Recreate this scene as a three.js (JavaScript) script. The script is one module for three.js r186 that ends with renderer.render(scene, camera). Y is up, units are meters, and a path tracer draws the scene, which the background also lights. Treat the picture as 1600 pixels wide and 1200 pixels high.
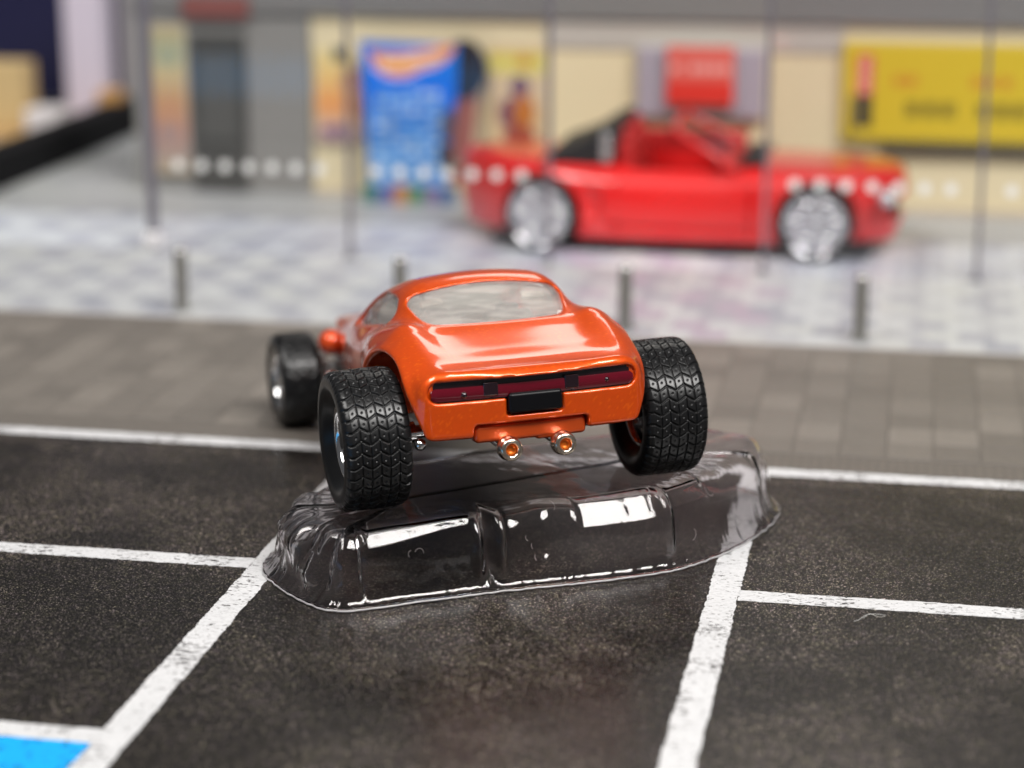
import * as THREE from 'three';
import { RoundedBoxGeometry } from 'three/addons/geometries/RoundedBoxGeometry.js';
import { mergeGeometries } from 'three/addons/utils/BufferGeometryUtils.js';
import { RectAreaLightUniformsLib } from 'three/addons/lights/RectAreaLightUniformsLib.js';

// All lengths below are millimetres of the model world, baked to metres with S.
const S = 0.0011;
const TH = THREE.MathUtils.degToRad(10.7);          // the mat is turned by this much
const scene = new THREE.Scene();

// ---------------------------------------------------------------- camera
const camera = new THREE.PerspectiveCamera(2 * THREE.MathUtils.radToDeg(Math.atan(600 / 3400)), 4 / 3, 0.005, 20);
camera.position.set(0, 62.5 * S, 0);
camera.rotation.order = 'YXZ';
camera.rotation.x = -Math.atan(920 / 3400);
camera.focus = 177 * S;
camera.userData.fStop = 19.5;
scene.add(camera);

// ---------------------------------------------------------------- light: an indoor table under ceiling panels
const renderer = new THREE.WebGLRenderer({ antialias: true });
renderer.setSize(1024, 768);
renderer.toneMapping = THREE.LinearToneMapping;
renderer.toneMappingExposure = 1;
renderer.shadowMap.enabled = true;
RectAreaLightUniformsLib.init();
scene.background = new THREE.Color().setRGB(0.085, 0.085, 0.088);
const LAMPS = [
  { at: [400, 720, 260], size: [620, 300], power: 21, label: 'wide white ceiling lamp panel above and behind the camera' },
  { at: [150, 860, -1340], size: [460, 330], power: 1.8, label: 'large white ceiling lamp panel far behind the back wall' },
  { at: [-420, 760, 150], size: [260, 520], power: 13, label: 'unseen narrow white lamp panel added for fill light from the left' },  // fill light added at the left, out of view
];

// ---------------------------------------------------------------- helpers
let seed = 7;
const rnd = () => { seed = (seed * 1664525 + 1013904223) >>> 0; return seed / 4294967296; };
const hash = (x, y, z = 0) => { let h = (x * 374761393 + y * 668265263 + z * 2147483647) | 0; h = Math.imul(h ^ (h >>> 13), 1274126177); h ^= h >>> 16; return (h >>> 0) / 4294967296; };
function vnoise(x, y, z = 0) {
  const X = Math.floor(x), Y = Math.floor(y), Z = Math.floor(z), s = (t) => t * t * (3 - 2 * t);
  const a = s(x - X), b = s(y - Y), c = s(z - Z), L = (p, q, t) => p + (q - p) * t;
  const at = (i, j, k) => hash(X + i, Y + j, Z + k);
  return L(L(L(at(0, 0, 0), at(1, 0, 0), a), L(at(0, 1, 0), at(1, 1, 0), a), b), L(L(at(0, 0, 1), at(1, 0, 1), a), L(at(0, 1, 1), at(1, 1, 1), a), b), c);
}
const clamp = (x, a = 0, b = 1) => Math.min(b, Math.max(a, x));
const sstep = (a, b, x) => { const t = clamp((x - a) / (b - a)); return t * t * (3 - 2 * t); };
const V = (x, y, z) => new THREE.Vector3(x, y, z);
const taken = {};
function numbered(name) { const n = taken[name] = (taken[name] ?? -1) + 1; return n ? `${name}_${String(n).padStart(3, '0')}` : name; }
const baked = new WeakSet();
function bake(g) { if (!baked.has(g)) { g.scale(S, S, S); baked.add(g); } return g; }
function tag(o, label, category, group) { o.userData.label = label; o.userData.category = category; if (group) o.userData.group = group; return o; }
function part(name, geo, mat, parent, at) {
  const m = new THREE.Mesh(bake(Array.isArray(geo) ? mergeGeometries(geo.map((g) => { const k = g.index ? g.toNonIndexed() : g; for (const n of Object.keys(k.attributes)) if (!['position', 'normal', 'uv'].includes(n)) k.deleteAttribute(n); return k; })) : geo), mat);
  m.name = parent === scene ? numbered(name) : name; m.castShadow = m.receiveShadow = true;
  if (at) m.position.set(at[0] * S, at[1] * S, at[2] * S);
  parent.add(m); return m;
}
function thing(name, label, category, at = [0, 0, 0], turn = 0, group) {
  const o = new THREE.Group(); o.name = numbered(name); o.position.set(at[0] * S, at[1] * S, at[2] * S); o.rotation.y = turn;
  tag(o, label, category, group); scene.add(o); return o;
}
function struct(name, geo, mat) { const m = part(name, geo, mat, scene); m.userData.kind = 'structure'; m.rotation.y = -TH; return m; }
// mat coordinates: a across, b away from the camera
const dio = (a, y, b) => [a * Math.cos(TH) + b * Math.sin(TH), y, a * Math.sin(TH) - b * Math.cos(TH)];
const std = (o) => new THREE.MeshStandardMaterial(o), phys = (o) => new THREE.MeshPhysicalMaterial(o);
const lin = (r, g, b) => new THREE.Color().setRGB(r, g, b);
const rbox = (w, h, d, r = 0.2, at = [0, 0, 0], seg = 2) => new RoundedBoxGeometry(w, h, d, seg, Math.min(r, w / 2.01, h / 2.01, d / 2.01)).translate(...at);
const box = (w, h, d, at = [0, 0, 0]) => new THREE.BoxGeometry(w, h, d).translate(...at);
const cyl = (r0, r1, h, n = 24, at = [0, 0, 0]) => new THREE.CylinderGeometry(r0, r1, h, n).translate(...at);
function tube(pts, r, n = 24, m = 8) { return new THREE.TubeGeometry(new THREE.CatmullRomCurve3(pts.map((p) => V(...p))), n, r, m); }
const lathe = (pts, n = 48) => new THREE.LatheGeometry(pts.map((p) => new THREE.Vector2(...p)), n);
// smooth table through points
function table(pts) {
  const n = pts.length, x = pts.map((p) => p[0]), y = pts.map((p) => p[1]), m = [];
  const d = (i) => (y[i + 1] - y[i]) / (x[i + 1] - x[i]);
  for (let i = 0; i < n; i++) m[i] = i === 0 ? d(0) : i === n - 1 ? d(n - 2) : d(i - 1) * d(i) <= 0 ? 0 : 2 * d(i - 1) * d(i) / (d(i - 1) + d(i));
  const N = 1024, lo = x[0], hi = x[n - 1], T = new Float32Array(N + 1);
  for (let k = 0, i = 0; k <= N; k++) {
    const t = lo + (hi - lo) * k / N; while (i < n - 2 && t > x[i + 1]) i++;
    const h = x[i + 1] - x[i], u = (t - x[i]) / h, u2 = u * u, u3 = u2 * u;
    T[k] = y[i] * (2 * u3 - 3 * u2 + 1) + m[i] * h * (u3 - 2 * u2 + u) + y[i + 1] * (3 * u2 - 2 * u3) + m[i + 1] * h * (u3 - u2);
  }
  return (t) => { const k = clamp((t - lo) / (hi - lo)) * N, i = Math.min(N - 1, Math.floor(k)); return T[i] + (T[i + 1] - T[i]) * (k - i); };
}
const smin = (a, b, k) => { const h = Math.max(k - Math.abs(a - b), 0) / k; return Math.min(a, b) - h * h * k * 0.25; };
const smax = (a, b, k) => -smin(-a, -b, k);
const rrect = (x, y, hw, hh, r) => { const a = Math.abs(x) - hw + r, b = Math.abs(y) - hh + r; return Math.min(Math.max(a, b), 0) + Math.hypot(Math.max(a, 0), Math.max(b, 0)) - r; };
// a smooth mesh of the surface where f = 0 (negative inside)
function surface(f, lo, hi, cell, color) {
  const n = [0, 1, 2].map((i) => Math.ceil((hi[i] - lo[i]) / cell) + 1), [nx, ny, nz] = n, F = new Float32Array(nx * ny * nz).fill(9), id = (i, j, k) => (k * ny + j) * nx + i;
  const B = 4;                                      // look at blocks first; far ones are skipped
  for (let k = 0; k < nz; k += B) for (let j = 0; j < ny; j += B) for (let i = 0; i < nx; i += B) {
    const c = f(lo[0] + (i + B / 2) * cell, lo[1] + (j + B / 2) * cell, lo[2] + (k + B / 2) * cell);
    const far = Math.abs(c) > cell * B * 1.6;
    for (let z = k; z < Math.min(nz, k + B); z++) for (let y = j; y < Math.min(ny, j + B); y++) for (let x = i; x < Math.min(nx, i + B); x++)
      F[id(x, y, z)] = far ? c : f(lo[0] + x * cell, lo[1] + y * cell, lo[2] + z * cell);
  }
  const vid = new Int32Array(nx * ny * nz).fill(-1), P = [], I = [];
  const grad = (x, y, z, e = 0.04) => V(f(x + e, y, z) - f(x - e, y, z), f(x, y + e, z) - f(x, y - e, z), f(x, y, z + e) - f(x, y, z - e)).divideScalar(2 * e);
  for (let k = 0; k < nz - 1; k++) for (let j = 0; j < ny - 1; j++) for (let i = 0; i < nx - 1; i++) {
    let m = 0, sx = 0, sy = 0, sz = 0;
    const v = (a, b, c) => F[id(i + a, j + b, k + c)];
    const base = v(0, 0, 0) < 0;
    let mixed = false;
    for (let q = 1; q < 8 && !mixed; q++) mixed = (v(q & 1, (q >> 1) & 1, q >> 2) < 0) !== base;
    if (!mixed) continue;
    const edge = (a, b, c, d, e, g) => { const p = v(a, b, c), q = v(d, e, g); if ((p < 0) === (q < 0)) return; const t = p / (p - q); sx += a + (d - a) * t; sy += b + (e - b) * t; sz += c + (g - c) * t; m++; };
    for (const [a, b] of [[0, 0], [0, 1], [1, 0], [1, 1]]) { edge(0, a, b, 1, a, b); edge(a, 0, b, a, 1, b); edge(a, b, 0, a, b, 1); }
    vid[id(i, j, k)] = P.length / 3;
    P.push(lo[0] + (i + sx / m) * cell, lo[1] + (j + sy / m) * cell, lo[2] + (k + sz / m) * cell);
  }
  for (let k = 1; k < nz - 1; k++) for (let j = 1; j < ny - 1; j++) for (let i = 1; i < nx - 1; i++) {
    const a = F[id(i, j, k)] < 0;
    const quad = (p, q, r, s, flip) => { if (p < 0 || q < 0 || r < 0 || s < 0) return; flip ? I.push(p, r, q, p, s, r) : I.push(p, q, r, p, r, s); };
    if (a !== F[id(i + 1, j, k)] < 0) quad(vid[id(i, j - 1, k - 1)], vid[id(i, j, k - 1)], vid[id(i, j, k)], vid[id(i, j - 1, k)], !a);
    if (a !== F[id(i, j + 1, k)] < 0) quad(vid[id(i - 1, j, k - 1)], vid[id(i - 1, j, k)], vid[id(i, j, k)], vid[id(i, j, k - 1)], !a);
    if (a !== F[id(i, j, k + 1)] < 0) quad(vid[id(i - 1, j - 1, k)], vid[id(i, j - 1, k)], vid[id(i, j, k)], vid[id(i - 1, j, k)], !a);
  }
  const N = new Float32Array(P.length), C = color && new Float32Array(P.length);
  for (let q = 0; q < P.length; q += 3) {
    for (let s = 0; s < 2; s++) {                   // pull the vertex onto the surface
      const g = grad(P[q], P[q + 1], P[q + 2]), d = clamp(f(P[q], P[q + 1], P[q + 2]) / Math.max(g.lengthSq(), 0.2), -cell * 0.5, cell * 0.5);
      P[q] -= g.x * d; P[q + 1] -= g.y * d; P[q + 2] -= g.z * d;
    }
    const g = grad(P[q], P[q + 1], P[q + 2], 0.06).normalize();
    N[q] = g.x; N[q + 1] = g.y; N[q + 2] = g.z;
    if (color) C.set(color(P[q], P[q + 1], P[q + 2]), q);
  }
  const g = new THREE.BufferGeometry();
  g.setAttribute('position', new THREE.BufferAttribute(new Float32Array(P), 3));
  g.setAttribute('normal', new THREE.BufferAttribute(N, 3));
  if (color) g.setAttribute('color', new THREE.BufferAttribute(C, 3));
  g.setIndex(I); return g;
}
function dataTex(w, h, fn, srgb, repeat) {
  const d = new Uint8Array(w * h * 4);
  for (let y = 0; y < h; y++) for (let x = 0; x < w; x++) { const c = fn(x, y), o = (y * w + x) * 4; for (let i = 0; i < 3; i++) d[o + i] = clamp(Array.isArray(c) ? c[i] : c) * 255; d[o + 3] = 255; }
  const t = new THREE.DataTexture(d, w, h); t.magFilter = THREE.LinearFilter; t.minFilter = THREE.LinearFilter; t.wrapS = t.wrapT = THREE.RepeatWrapping;
  if (srgb) t.colorSpace = THREE.SRGBColorSpace; if (repeat) t.repeat.set(...repeat); t.needsUpdate = true; return t;
}
function canvasTex(w, h, draw) { const c = document.createElement('canvas'); c.width = w; c.height = h; draw(c.getContext('2d'), w, h); const t = new THREE.CanvasTexture(c); t.colorSpace = THREE.SRGBColorSpace; return t; }
// a flat sheet on the mat: corners in (a, b), height y, uv in units of `tile` mm
function sheet(a0, a1, b0, b1, y, tile = 100, nu = 1, nv = 1) {
  const g = new THREE.PlaneGeometry(a1 - a0, b1 - b0, nu, nv).rotateX(-Math.PI / 2).translate((a0 + a1) / 2, y, -(b0 + b1) / 2), p = g.attributes.position, u = g.attributes.uv;
  for (let i = 0; i < p.count; i++) u.setXY(i, p.getX(i) / tile, -p.getZ(i) / tile);
  return g;
}

// ---------------------------------------------------------------- lamps
const lampGlow = std({ color: 0x111111, emissive: 0xfff6ea, emissiveIntensity: 3, roughness: 0.6 }), lampBody = std({ color: 0xd8d8d4, roughness: 0.5 });
for (const L of LAMPS) {
  const o = thing('ceiling_lamp', L.label, 'ceiling lamp', L.at);
  part('lamp_housing', rbox(L.size[0] + 24, 30, L.size[1] + 24, 6, [0, 19, 0]), lampBody, o);
  part('lamp_diffuser', box(L.size[0], 3, L.size[1], [0, 2, 0]), lampGlow, o);
  const l = new THREE.RectAreaLight(new THREE.Color().setRGB(1, 0.985, 0.968), L.power, L.size[0] * S, L.size[1] * S);
  l.rotation.x = -Math.PI / 2; l.position.y = -1 * S; l.name = 'lamp_light'; o.add(l);
}

// ---------------------------------------------------------------- the printed mat
const grainTex = dataTex(2048, 2048, (x, y) => {
  const n = hash(x, y, 3), f = vnoise(x / 1.55, y / 1.55, 1), t = vnoise(x / 4.5, y / 4.5, 9), w = sstep(0.25, 0.75, 0.6 * vnoise(x / 210, y / 210, 4) + 0.4 * vnoise(x / 60, y / 60, 8));
  let v = 0.081 + 0.035 * (t - 0.5) + 0.014 * w + 0.05 * (n - 0.5);
  v += Math.max(0, f - 0.66 + 0.05 * w) * (1.4 + 0.4 * w);
  const warm = vnoise(x / 7, y / 7, 21) - 0.5, k = 0.5 + 0.5 * w;
  return [v * (1.07 + 0.03 * k), v * (1.0 + 0.01 * k + 0.05 * warm), v * (0.95 - 0.02 * k - 0.12 * warm)];
}, true);
const grainBump = dataTex(1024, 1024, (x, y) => 0.5 * vnoise(x / 3, y / 3, 5) + 0.3 * vnoise(x / 7, y / 7, 15) + 0.2 * hash(x, y, 5));
const asphaltMat = phys({ map: grainTex, bumpMap: grainBump, bumpScale: 0.016 * S, roughness: 0.3, specularIntensity: 0.55 });
const B0 = 60, B1 = 200;
{
  const g = sheet(-230, 120, B0, B1, 0, 98);
  struct('asphalt', g, asphaltMat);
}
const base = struct('mat_base', box(350, 2.4, 560, [-55, -1.25, -340]), std({ color: lin(0.05, 0.05, 0.05), roughness: 0.8 }));
// white parking lines with worn specks
const lineTex = (s) => dataTex(1024, 1024, (x, y) => {
  const q = vnoise(x / 16, y / 5, s) * 0.5 + vnoise(x / 6, y / 2.4, s + 3) * 0.5, zone = sstep(0.45, 0.8, vnoise(x / 110, y / 110, s + 7));
  const k = sstep(0.74 - 0.17 * zone, 0.86 - 0.16 * zone, q), v = 0.82 - 0.05 * sstep(0.5, 0.8, vnoise(x / 7, y / 4, s + 9)) - 0.02 * vnoise(x / 60, y / 60, s);
  return [v * (1 - k * 0.74), v * (1 - k * 0.75), v * (1.005 - k * 0.76)];
}, true);
const lineMat = std({ map: lineTex(11), bumpMap: grainBump, bumpScale: 0.012 * S, roughness: 0.42 });
const blueMat = std({ map: dataTex(512, 512, (x, y) => { const q = vnoise(x / 8, y / 8, 31) * 0.6 + vnoise(x / 3, y / 3, 33) * 0.4, zone = vnoise(x / 60, y / 60, 35), k = 0.7 * sstep(0.68 - 0.16 * zone, 0.8 - 0.1 * zone, q); return [0.05 + 0.02 * k, 0.63 * (1 - 0.5 * k), 0.92 * (1 - 0.55 * k)]; }, true), bumpMap: grainBump, bumpScale: 0.012 * S, roughness: 0.42 });
const LY = 0.03;
const lines = [
  ['parking_line', -53.7, -51.2, B0 + 2, 198.6], ['parking_line', -15.2, -12.7, B0 + 2, 198.6],
  ['parking_line', -226, -53.7, 164.8, 167.2], ['parking_line', -12.7, 116, 164.8, 167.2],
  ['parking_line', -226, -53.7, 129.3, 131.6], ['parking_line', -226, 116, 198.6, 201.1],
];
for (const [n, a0, a1, b0, b1] of lines) {            // printed edges are slightly rough
  const long = b1 - b0 > a1 - a0, g = long ? sheet(a0, a1, b0, b1, LY, 34, 1, 900) : sheet(a0, a1, b0, b1, LY, 34, 900, 1), p = g.attributes.position;
  for (let i = 0; i < p.count; i++) {
    const t = (long ? p.getZ(i) : p.getX(i)), side = long ? p.getX(i) > (a0 + a1) / 2 : -p.getZ(i) > (b0 + b1) / 2, j = 0.16 * (vnoise(t * 3.1, side * 7 + a0, 61) - 0.5) + 0.1 * (vnoise(t * 0.7, side * 5 + b0, 62) - 0.5);
    long ? p.setX(i, p.getX(i) + j) : p.setZ(i, p.getZ(i) + j);
  }
  struct(n, g, lineMat);
}
struct('blue_bay', sheet(-226, -53.7, B0 + 2, 129.3, LY, 30), blueMat);

// pavers behind the line: pieces one by one where they can be told apart
const paverRoot = struct('paved_strip', sheet(-230, 120, 201.1, 250, 0.0, 60), std({ color: lin(0.12, 0.108, 0.095), roughness: 0.6 }));
const stoneBump = dataTex(512, 512, (x, y) => 0.6 * vnoise(x / 4, y / 4, 41) + 0.4 * hash(x, y, 41));
const stoneTex = dataTex(512, 512, (x, y) => { const v = 0.86 + 0.2 * (vnoise(x / 6, y / 6, 51) - 0.5) + 0.16 * (vnoise(x / 40, y / 4, 53) - 0.5); return [v, v * 0.99, v * 0.975]; }, true);
const paverMats = [0.18, 0.192, 0.2, 0.21, 0.222, 0.25].map((v, i) => std({ map: stoneTex, color: lin(v * 1.1, v * 1.0, v * 0.9), roughness: 0.5, bumpMap: stoneBump, bumpScale: 0.02 * S }));
const paverGeo = [0, 1].map(() => bake(rbox(4.46, 0.3, 5.36, 0.08, [0, -0.09, 0], 1)));
{
  const rows = 8, cols = 36;
  const rest = [];
  for (let r = 0; r < rows; r++) for (let c = 0; c < cols; c++) {
    const a = -125 + 4.56 * (c + 0.5), b = 206.2 + 5.46 * (r + 0.5), k = clamp(Math.floor(rnd() * 6.4 - 0.2), 0, 5);
    if (c < 31) part('paver', paverGeo[0], paverMats[k], paverRoot, [a, 0.01 + 0.03 * rnd(), -b]);
  }
  for (let c = 0; c < 190; c++) rest.push(rbox(0.82, 0.3, 4.4, 0.06, [-130 + 0.92 * c, -0.09, -203.6], 1));
  const s = part('edge_brick', rest, paverMats[1], paverRoot); s.userData.kind = 'stuff';
}
// light pavement of the forecourt
const walkRoot = struct('forecourt', sheet(-230, 120, 250, 420, 0.0, 60), std({ color: lin(0.36, 0.35, 0.36), roughness: 0.5 }));
const pave = (r, g, b) => std({ map: stoneTex, color: lin(r * 0.86, g * 0.915, b * 0.945), roughness: 0.42, bumpMap: stoneBump, bumpScale: 0.015 * S });
const walkMats = [pave(0.80, 0.79, 0.80), pave(0.68, 0.67, 0.70), pave(0.56, 0.55, 0.61), pave(0.5, 0.5, 0.57), pave(0.62, 0.52, 0.62), pave(0.78, 0.77, 0.76)];
const slabW = 4.3, slabD = 4.9, slabGeo = bake(rbox(slabW - 0.08, 0.3, slabD - 0.08, 0.05, [0, -0.09, 0], 1)), bigSlab = bake(rbox(10.7, 0.3, 6.9, 0.08, [0, -0.09, 0], 1));
const plainMats = [pave(0.66, 0.65, 0.64), pave(0.6, 0.595, 0.6), pave(0.69, 0.68, 0.67), pave(0.63, 0.62, 0.63)];
const farSlabs = [], tone = (a, r, c) => { const k = rnd(), pink = a > -62 && a < -18 && (c + r) % 3 === 0 && k < 0.7; return pink ? 4 : (r + c) % 2 ? (k < 0.75 ? 0 : 5) : k < 0.3 ? 1 : k < 0.75 ? 2 : 3; };
for (let r = 0; r < 13; r++) for (let c = 0; c < 40; c++) {
  const a = -155 + slabW * (c + 0.5 + (r % 2) * 0.35), b = 250.6 + slabD * (r + 0.5), m = walkMats[tone(a, r, c)];
  if (r < 8 && a > -132) part('paving_slab', slabGeo, m, walkRoot, [a, 0.01 + 0.03 * rnd(), -b]);
  else { const g = box(slabW - 0.08, 0.3, slabD - 0.08, [a, -0.13, -b]).toNonIndexed(), q = new Float32Array(g.attributes.position.count * 3); for (let i = 0; i < q.length; i += 3) q.set(m.color.toArray(), i); g.deleteAttribute('uv'); g.setAttribute('color', new THREE.BufferAttribute(q, 3)); farSlabs.push(g); }
}
part('far_paving', mergeGeometries(farSlabs), std({ vertexColors: true, roughness: 0.42 }), walkRoot).userData.kind = 'stuff';
for (let r = 0; r < 13; r++) for (let c = 0; c < 16; c++) {
  const a = -152 + 10.8 * (c + 0.5), b = 314.6 + 7 * (r + 0.5);
  part('paving_slab', bigSlab, plainMats[Math.floor(rnd() * 4)], walkRoot, [a, 0.01 + 0.02 * rnd(), -b]);
}
struct('kerb_line', box(350, 0.32, 0.9, [-55, 0, -250.2]), std({ color: lin(0.5, 0.49, 0.48), roughness: 0.5 }));

// ---------------------------------------------------------------- bollards
const steel = std({ color: lin(0.21, 0.205, 0.19), metalness: 0.2, roughness: 0.35 }), steelTop = std({ color: lin(0.55, 0.54, 0.52), metalness: 0.7, roughness: 0.25 });
const bollardLabels = ['grey metal bollard at the pavement edge, leftmost of the row', 'grey metal bollard just behind the orange toy car roof', 'grey metal bollard in front of the red convertible door', 'grey metal bollard in front of the red convertible front wheel'];
let bollard;
[-90.2, -62, -34.1, -6].forEach((a, i) => {
  if (!bollard) {
    bollard = thing('bollard', bollardLabels[0], 'bollard', dio(a, 0, 254.2), -TH, 'bollards along the pavement edge');
    part('post', lathe([[0, 0.15], [0.85, 0.15], [0.85, 6.6], [0.72, 6.75], [0.72, 7.0], [0.85, 7.1]], 24), steel, bollard);
    part('cap', lathe([[0.85, 7.1], [0.87, 7.6], [0.7, 7.95], [0.3, 8.1], [0, 8.12]], 24), steelTop, bollard);
    part('base_ring', lathe([[0.85, 0.15], [1.15, 0.15], [1.15, 0.3], [0.85, 0.45]], 24), steel, bollard);
  } else { const c = bollard.clone(); c.name = numbered('bollard'); c.userData.label = bollardLabels[i]; c.position.set(...dio(a, 0, 254.2).map((v) => v * S)); scene.add(c); }
});

// ---------------------------------------------------------------- back wall of the showroom
const WB = 336;
const cream = std({ color: lin(0.71, 0.615, 0.395), roughness: 0.7, bumpMap: stoneBump, bumpScale: 0.02 * S });
const wallRoot = thing('showroom_wall', 'cream back wall of the toy showroom behind the red car', 'wall', dio(0, 0, WB), -TH);
part('wall_panel', box(146, 44, 3, [-23, 22, -1.5]), cream, wallRoot);
part('soffit', box(176, 16, 2.2, [-38, 37.2, -0.2]), std({ color: lin(0.19, 0.187, 0.18), roughness: 0.6 }), wallRoot);
part('grey_panel', box(29.5, 44, 3.2, [-111, 22, -1.4]), std({ color: lin(0.24, 0.235, 0.22), roughness: 0.6 }), wallRoot);
const doorP = part('door', rbox(9, 25.5, 0.8, 0.2, [-111.3, 12.9, 0.6]), std({ color: lin(0.06, 0.06, 0.056), roughness: 0.45 }), wallRoot);
part('door_glass', box(6.4, 14, 0.3, [-111.3, 15.5, 1.1]), std({ color: lin(0.085, 0.085, 0.08), roughness: 0.7 }), doorP);
part('door_sign', rbox(11, 3.4, 0.8, 0.2, [-111.3, 30.0, 1.2]), std({ color: lin(0.22, 0.07, 0.06), roughness: 0.6 }), wallRoot);
part('skirting', box(146, 1.2, 0.6, [-23, 0.6, 0.3]), std({ color: lin(0.5, 0.43, 0.33), roughness: 0.7 }), wallRoot);
part('lintel_panel', box(46, 4.4, 0.5, [-35.2, 26.8, 0.05]), std({ color: lin(0.47, 0.44, 0.39), roughness: 0.55 }), wallRoot);
function board(name, label, cat, a0, a1, y0, y1, b, draw, px = 12) {
  const w = a1 - a0, h = y1 - y0, t = thing(name, label, cat, dio((a0 + a1) / 2, y0, b), -TH);
  part('backing', rbox(w, h, 0.7, 0.15, [0, h / 2, 0]), std({ color: lin(0.6, 0.58, 0.54), roughness: 0.7 }), t);
  const g = new THREE.PlaneGeometry(w - 0.1, h - 0.1).translate(0, h / 2, 0.38);
  part('print', g, std({ map: canvasTex(Math.round(w * px), Math.round(h * px), draw), roughness: 0.5 }), t);
  return t;
}
const blot = (c, x, y, r, s, col) => { c.fillStyle = col; c.beginPath(); c.ellipse(x, y, r, s, 0, 0, 7); c.fill(); };
board('stripe_reflection', 'narrow faded colour stripe left of the dark door, a painted poster reflection', 'poster', -122.6, -116.6, 3, 27, WB - 0.6, (c, w, h) => {  // poster reflection on the grey panel, painted as a thin board
  const g = c.createLinearGradient(0, 0, 0, h);
  [[0, '#b9a77f'], [0.15, '#a7a98a'], [0.3, '#c3b07a'], [0.5, '#c2976a'], [0.7, '#b98a78'], [0.85, '#a58f86'], [1, '#b5a78c']].forEach((s) => g.addColorStop(...s)); c.fillStyle = g; c.fillRect(0, 0, w, h);
  blot(c, w * 0.5, h * 0.22, w * 0.3, h * 0.05, '#9aa083'); blot(c, w * 0.5, h * 0.55, w * 0.28, h * 0.07, '#c0906f'); blot(c, w * 0.45, h * 0.72, w * 0.3, h * 0.05, '#a08a86');
});
board('orange_poster', 'tall orange and red poster on the cream wall behind the second post', 'poster', -95.2, -88, 9, 24, WB - 0.6, (c, w, h) => {
  const g = c.createLinearGradient(0, 0, 0, h); [[0, '#e3d49c'], [0.3, '#e6bd67'], [0.6, '#e79a53'], [0.8, '#d7ae93'], [1, '#b79aa0']].forEach((s) => g.addColorStop(...s)); c.fillStyle = g; c.fillRect(0, 0, w, h);
  c.fillStyle = '#3c4038'; c.fillRect(w * 0.42, 0, w * 0.3, h * 0.14); blot(c, w * 0.78, h * 0.35, w * 0.18, h * 0.13, '#bf7050'); blot(c, w * 0.8, h * 0.6, w * 0.16, h * 0.16, '#d08a5c'); blot(c, w * 0.5, h * 0.88, w * 0.4, h * 0.06, '#80647c');
});
{ // blue cardboard display with a flame banner
  const t = thing('display_board', 'blue cardboard toy display board with a flame banner against the cream wall', 'display', dio(-79, 0, WB - 3), -TH);
  const sh = new THREE.Shape([[-6.6, 1.2], [5.4, 1.2], [6.0, 8], [7.4, 18], [7.7, 25], [-8, 25.4], [-7.4, 14]].map((p) => new THREE.Vector2(...p)));
  const ext = new THREE.ExtrudeGeometry(sh, { depth: 0.8, bevelEnabled: false }), uv = ext.attributes.uv;
  for (let i = 0; i < uv.count; i++) uv.setXY(i, (uv.getX(i) + 8) / 16, uv.getY(i) / 25.5);
  part('printed_card', ext, std({ roughness: 0.45, map: canvasTex(384, 612, (c, w, h) => {
    const g = c.createLinearGradient(0, 0, 0, h); [[0, '#0f78d8'], [0.3, '#0f6be4'], [0.6, '#2f7fd2'], [0.85, '#5b95cf'], [1, '#3f74ae']].forEach((s) => g.addColorStop(...s)); c.fillStyle = g; c.fillRect(0, 0, w, h);
    for (let r = 0; r < 13; r++) for (let k = 0; k < 6; k++) { c.fillStyle = ['#9cc4ea', '#6aa3de', '#bcd3ea', '#4f86c8', '#8aa4c0'][Math.floor(rnd() * 5)]; c.fillRect(w * (0.13 + 0.115 * k), h * (0.3 + 0.052 * r), w * 0.095, h * 0.034); }
    c.fillStyle = '#4a4f66'; c.fillRect(w * 0.8, h * 0.42, w * 0.12, h * 0.18); c.fillStyle = '#2c2f38'; c.fillRect(w * 0.78, h * 0.62, w * 0.12, h * 0.16);
    const flame = (k, col) => { c.fillStyle = col; c.beginPath(); c.moveTo(w * (0.10 - k), h * 0.055); c.bezierCurveTo(w * 0.22, h * (0.11 - k), w * 0.55, h * (0.10 - k), w * (0.93 + k), h * (0.02 - k)); c.bezierCurveTo(w * 0.97, h * 0.08, w * 0.82, h * (0.13 + k), w * 0.62, h * (0.15 + k)); c.bezierCurveTo(w * 0.5, h * (0.21 + k), w * 0.28, h * (0.24 + k), w * (0.16 - k), h * (0.14 + k)); c.closePath(); c.fill(); };
    flame(0.03, '#d9cbe6'); flame(0.008, '#e0482a'); flame(-0.01, '#f2a324');
    c.save(); c.translate(w * 0.5, h * 0.125); c.rotate(-0.13); c.fillStyle = '#fdf3e2'; c.font = 'italic bold 42px sans-serif'; c.textAlign = 'center'; c.fillText('Hot Wheels', 0, 12); c.restore();
  }) }), t);
  part('black_wheel_cutout', new THREE.CylinderGeometry(4.6, 4.6, 0.7, 40).rotateX(Math.PI / 2).scale(0.78, 1, 1).translate(8.3, 21.2, -0.6), std({ color: lin(0.018, 0.014, 0.022), roughness: 0.5 }), t);
  part('red_cutout', new THREE.CylinderGeometry(3.1, 1.6, 14, 20).scale(1, 1, 0.1).translate(7.8, 13.5, -0.75), std({ color: lin(0.34, 0.12, 0.1), roughness: 0.6 }), t);
  const cols = [[0.05, 0.2, 0.18], [0.1, 0.12, 0.35], [0.5, 0.22, 0.08], [0.08, 0.25, 0.12], [0.2, 0.16, 0.3], [0.06, 0.14, 0.3]];
  for (let i = 0; i < 6; i++) part('small_carton', rbox(2.3, 2.2 + rnd(), 2, 0.15, [-6.4 + 2.5 * i, 1.3, 1.6]), std({ color: lin(...cols[i]), roughness: 0.6 }), t);
}
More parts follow.
